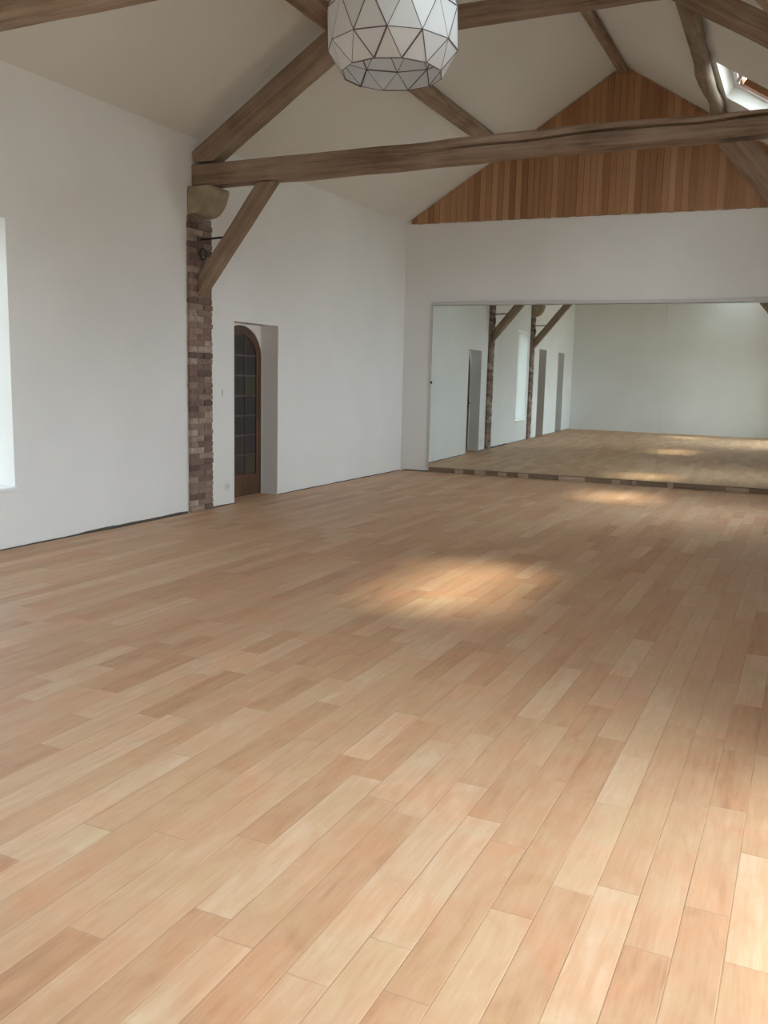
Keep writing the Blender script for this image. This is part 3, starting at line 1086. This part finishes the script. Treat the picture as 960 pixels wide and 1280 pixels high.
# ================================================================== pendant lamp
LC = Vector((XM, 5.87, 3.695))
lamp = empty('pendant_lamp', Matrix.Translation(LC))
tag(lamp, 'large white faceted pendant lampshade hanging from the ridge', 'lamp')
phase = math.atan2(-5.87, 2.77) + math.radians(-5.0)
NS = 12
ringspec = [(0.345, -0.155, 0.5), (0.44, 0.0, 0.0), (0.445, 0.235, 0.5), (0.365, 0.43, 0.0), (0.20, 0.50, 0.5)]


def rp(ri, k):
    r_, z_, o_ = ringspec[ri]
    t = phase + (k + o_) * 2 * math.pi / NS
    return Vector((r_ * math.cos(t), r_ * math.sin(t), z_))


tris, edges = [], []
for ri in range(len(ringspec) - 1):
    o0, o1 = ringspec[ri][2], ringspec[ri + 1][2]
    for k in range(NS):
        A, B = rp(ri, k), rp(ri, k + 1)
        kk = k + 1 if o0 > o1 else k
        Cc = rp(ri + 1, kk)
        tris.append((A, B, Cc))
        Dd = rp(ri + 1, kk + 1) if o0 < o1 else rp(ri + 1, kk + 1)
        tris.append((B, Dd, Cc))
        edges += [(A, Cc), (B, Cc)]
for ri in range(len(ringspec)):
    for k in range(NS):
        edges.append((rp(ri, k), rp(ri, k + 1)))
bm = bmesh.new()
for (A, B, Cc) in tris:
    cen = (A + B + Cc) / 3
    n_ = (B - A).cross(Cc - A).normalized()
    if n_.dot(Vector((cen.x, cen.y, cen.z - 0.1))) < 0:
        n_ = -n_
    P = [p + (cen - p).normalized() * 0.006 for p in (A, B, Cc)]
    f0 = [bm.verts.new(p + n_ * 0.003) for p in P]
    f1 = [bm.verts.new(p - n_ * 0.002) for p in P]
    bm.faces.new(f0)
    bm.faces.new(f1[::-1])
    for i in range(3):
        bm.faces.new([f0[i], f0[(i + 1) % 3], f1[(i + 1) % 3], f1[i]])
link('lamp_shade', bm, M_SHADE, lamp, Matrix.Identity(4))
bm = bmesh.new()
lrng = random.Random(12)
for A, B in edges:
    tube(bm, [A, B], lrng.choice((0.0022, 0.0035, 0.005, 0.0065)), 6)
link('wire_frame', bm, M_WIRE, lamp, Matrix.Identity(4))
bm = bmesh.new()
tube(bm, [(0, 0, 0.47), (0, 0, ZR - 0.14 - LC.z)], 0.006, 8)
link('cord', bm, M_SHADE_CORD, lamp, Matrix.Identity(4))
bm = bmesh.new()
prof = [(0.0, 0.15), (0.03, 0.155), (0.055, 0.18), (0.062, 0.215), (0.05, 0.255), (0.028, 0.29), (0.02, 0.32), (0.02, 0.47)]
rings = []
for r_, z_ in prof:
    rings.append([bm.verts.new((max(r_, 0.001) * math.cos(2 * math.pi * k / 16), max(r_, 0.001) * math.sin(2 * math.pi * k / 16), z_)) for k in range(16)])
for A, B in zip(rings, rings[1:]):
    for k in range(16):
        bm.faces.new([A[k], A[(k + 1) % 16], B[(k + 1) % 16], B[k]])
bm.faces.new(rings[0])
bm.faces.new(rings[-1])
link('bulb', bm, M_PLASTIC, lamp, Matrix.Identity(4), smooth=True)
bm = bmesh.new()
for k in range(3):
    t = 2 * math.pi * k / 3
    tube(bm, [(0.02 * math.cos(t), 0.02 * math.sin(t), 0.47), (0.2 * math.cos(t), 0.2 * math.sin(t), 0.50)], 0.004, 6)
link('spider', bm, M_IRON, lamp, Matrix.Identity(4))

# ================================================================== light
world = bpy.data.worlds.new('overcast_sky')
SC.world = world
world.use_nodes = True
wt = world.node_tree
bg = wt.nodes['Background']
tcw = N(wt, 'ShaderNodeTexCoord')
sepw = N(wt, 'ShaderNodeSeparateXYZ')
L(wt, tcw.outputs['Generated'], sepw.inputs[0])
L(wt, ramp(wt, math_node(wt, 'ADD', math_node(wt, 'MULTIPLY', sepw.outputs[2], 0.5), 0.5),
           [(0.40, (0.30, 0.30, 0.26)), (0.52, (0.80, 0.88, 0.98)), (0.75, (0.88, 0.94, 1.0))]), bg.inputs[0])
# the sky is brighter on the sun's side (+x)
L(wt, math_node(wt, 'MULTIPLY', math_node(wt, 'ADD', math_node(wt, 'MULTIPLY', sepw.outputs[0], 0.56), 0.80), 12.5), bg.inputs[1])

sun = bpy.data.lights.new('hazy_sun', 'SUN')
sun.energy = 4.6
sun.angle = math.radians(9)
sun.color = (1.0, 0.87, 0.70)
so = bpy.data.objects.new('hazy_sun', sun)
COL.objects.link(so)
so.rotation_euler = Vector((-1.45, 0.5, -4.72)).to_track_quat('-Z', 'Y').to_euler()


def portal(name, M, w, h):
    l = bpy.data.lights.new(name, 'AREA')
    l.shape = 'RECTANGLE'
    l.size, l.size_y = w, h
    l.cycles.is_portal = True
    o = bpy.data.objects.new(name, l)
    COL.objects.link(o)
    o.matrix_world = M


def aim(pos, d, xaxis):
    z = -Vector(d).normalized()
    x = Vector(xaxis).normalized()
    y = z.cross(x)
    m = Matrix((x, y, z)).transposed().to_4x4()
    m.translation = Vector(pos)
    return m


portal('daylight_portal', aim((XL - 0.41, (WIN[0] + WIN[1]) / 2, (WIN[2] + WIN[3]) / 2), (1, 0, 0), (0, 1, 0)), WIN[1] - WIN[0], WIN[3] - WIN[2])
for h in R_HOLES:
    portal('daylight_portal', aim((XR + 0.36, (h[0] + h[1]) / 2, (h[2] + h[3]) / 2), (-1, 0, 0), (0, 1, 0)), h[1] - h[0], h[3] - h[2])
for a, b_ in SKYS:
    xm = (SKY_X[0] + SKY_X[1]) / 2
    portal('daylight_portal', aim(Vector((xm, (a + b_) / 2, ceil_z(xm))) + en * 0.30, -en, (0, 1, 0)), b_ - a, (SKY_X[1] - SKY_X[0]) / cs)

# ================================================================== camera
def V(*a):
    return Vector(a)


dy = V(VPX - CX, VPY - CY, FPX).normalized()
p2 = V(-3000.0, (VPY - ROLL * (VPX - CX + 3000)) - CY, FPX)
up = dy.cross(p2).normalized()
if up.y > 0:
    up = -up
dx = dy.cross(up)
# rows of the world-to-camera rotation (camera: x right, y down, z forward)
R = Matrix((dx, dy, up)).transposed()
cam = bpy.data.cameras.new('camera')
cam.sensor_fit = 'VERTICAL'
cam.sensor_height = 24.0
cam.lens = FPX / 1280 * 24.0
cam.clip_start = 0.05
co = bpy.data.objects.new('camera', cam)
COL.objects.link(co)
right, down, fwd = R[0], R[1], R[2]
Mc = Matrix((right, -down, -fwd)).transposed().to_4x4()
Mc.translation = V(0, 0, CAM_H)
co.matrix_world = Mc
SC.camera = co

# ================================================================== view
SC.view_settings.view_transform = 'Standard'
SC.view_settings.look = 'None'
SC.view_settings.gamma = 1.0
SC.view_settings.use_curve_mapping = False
SC.view_settings.exposure = 0.08
SC.cycles.max_bounces = 14
SC.cycles.diffuse_bounces = 8
SC.cycles.transparent_max_bounces = 12
SC.cycles.use_denoising = True
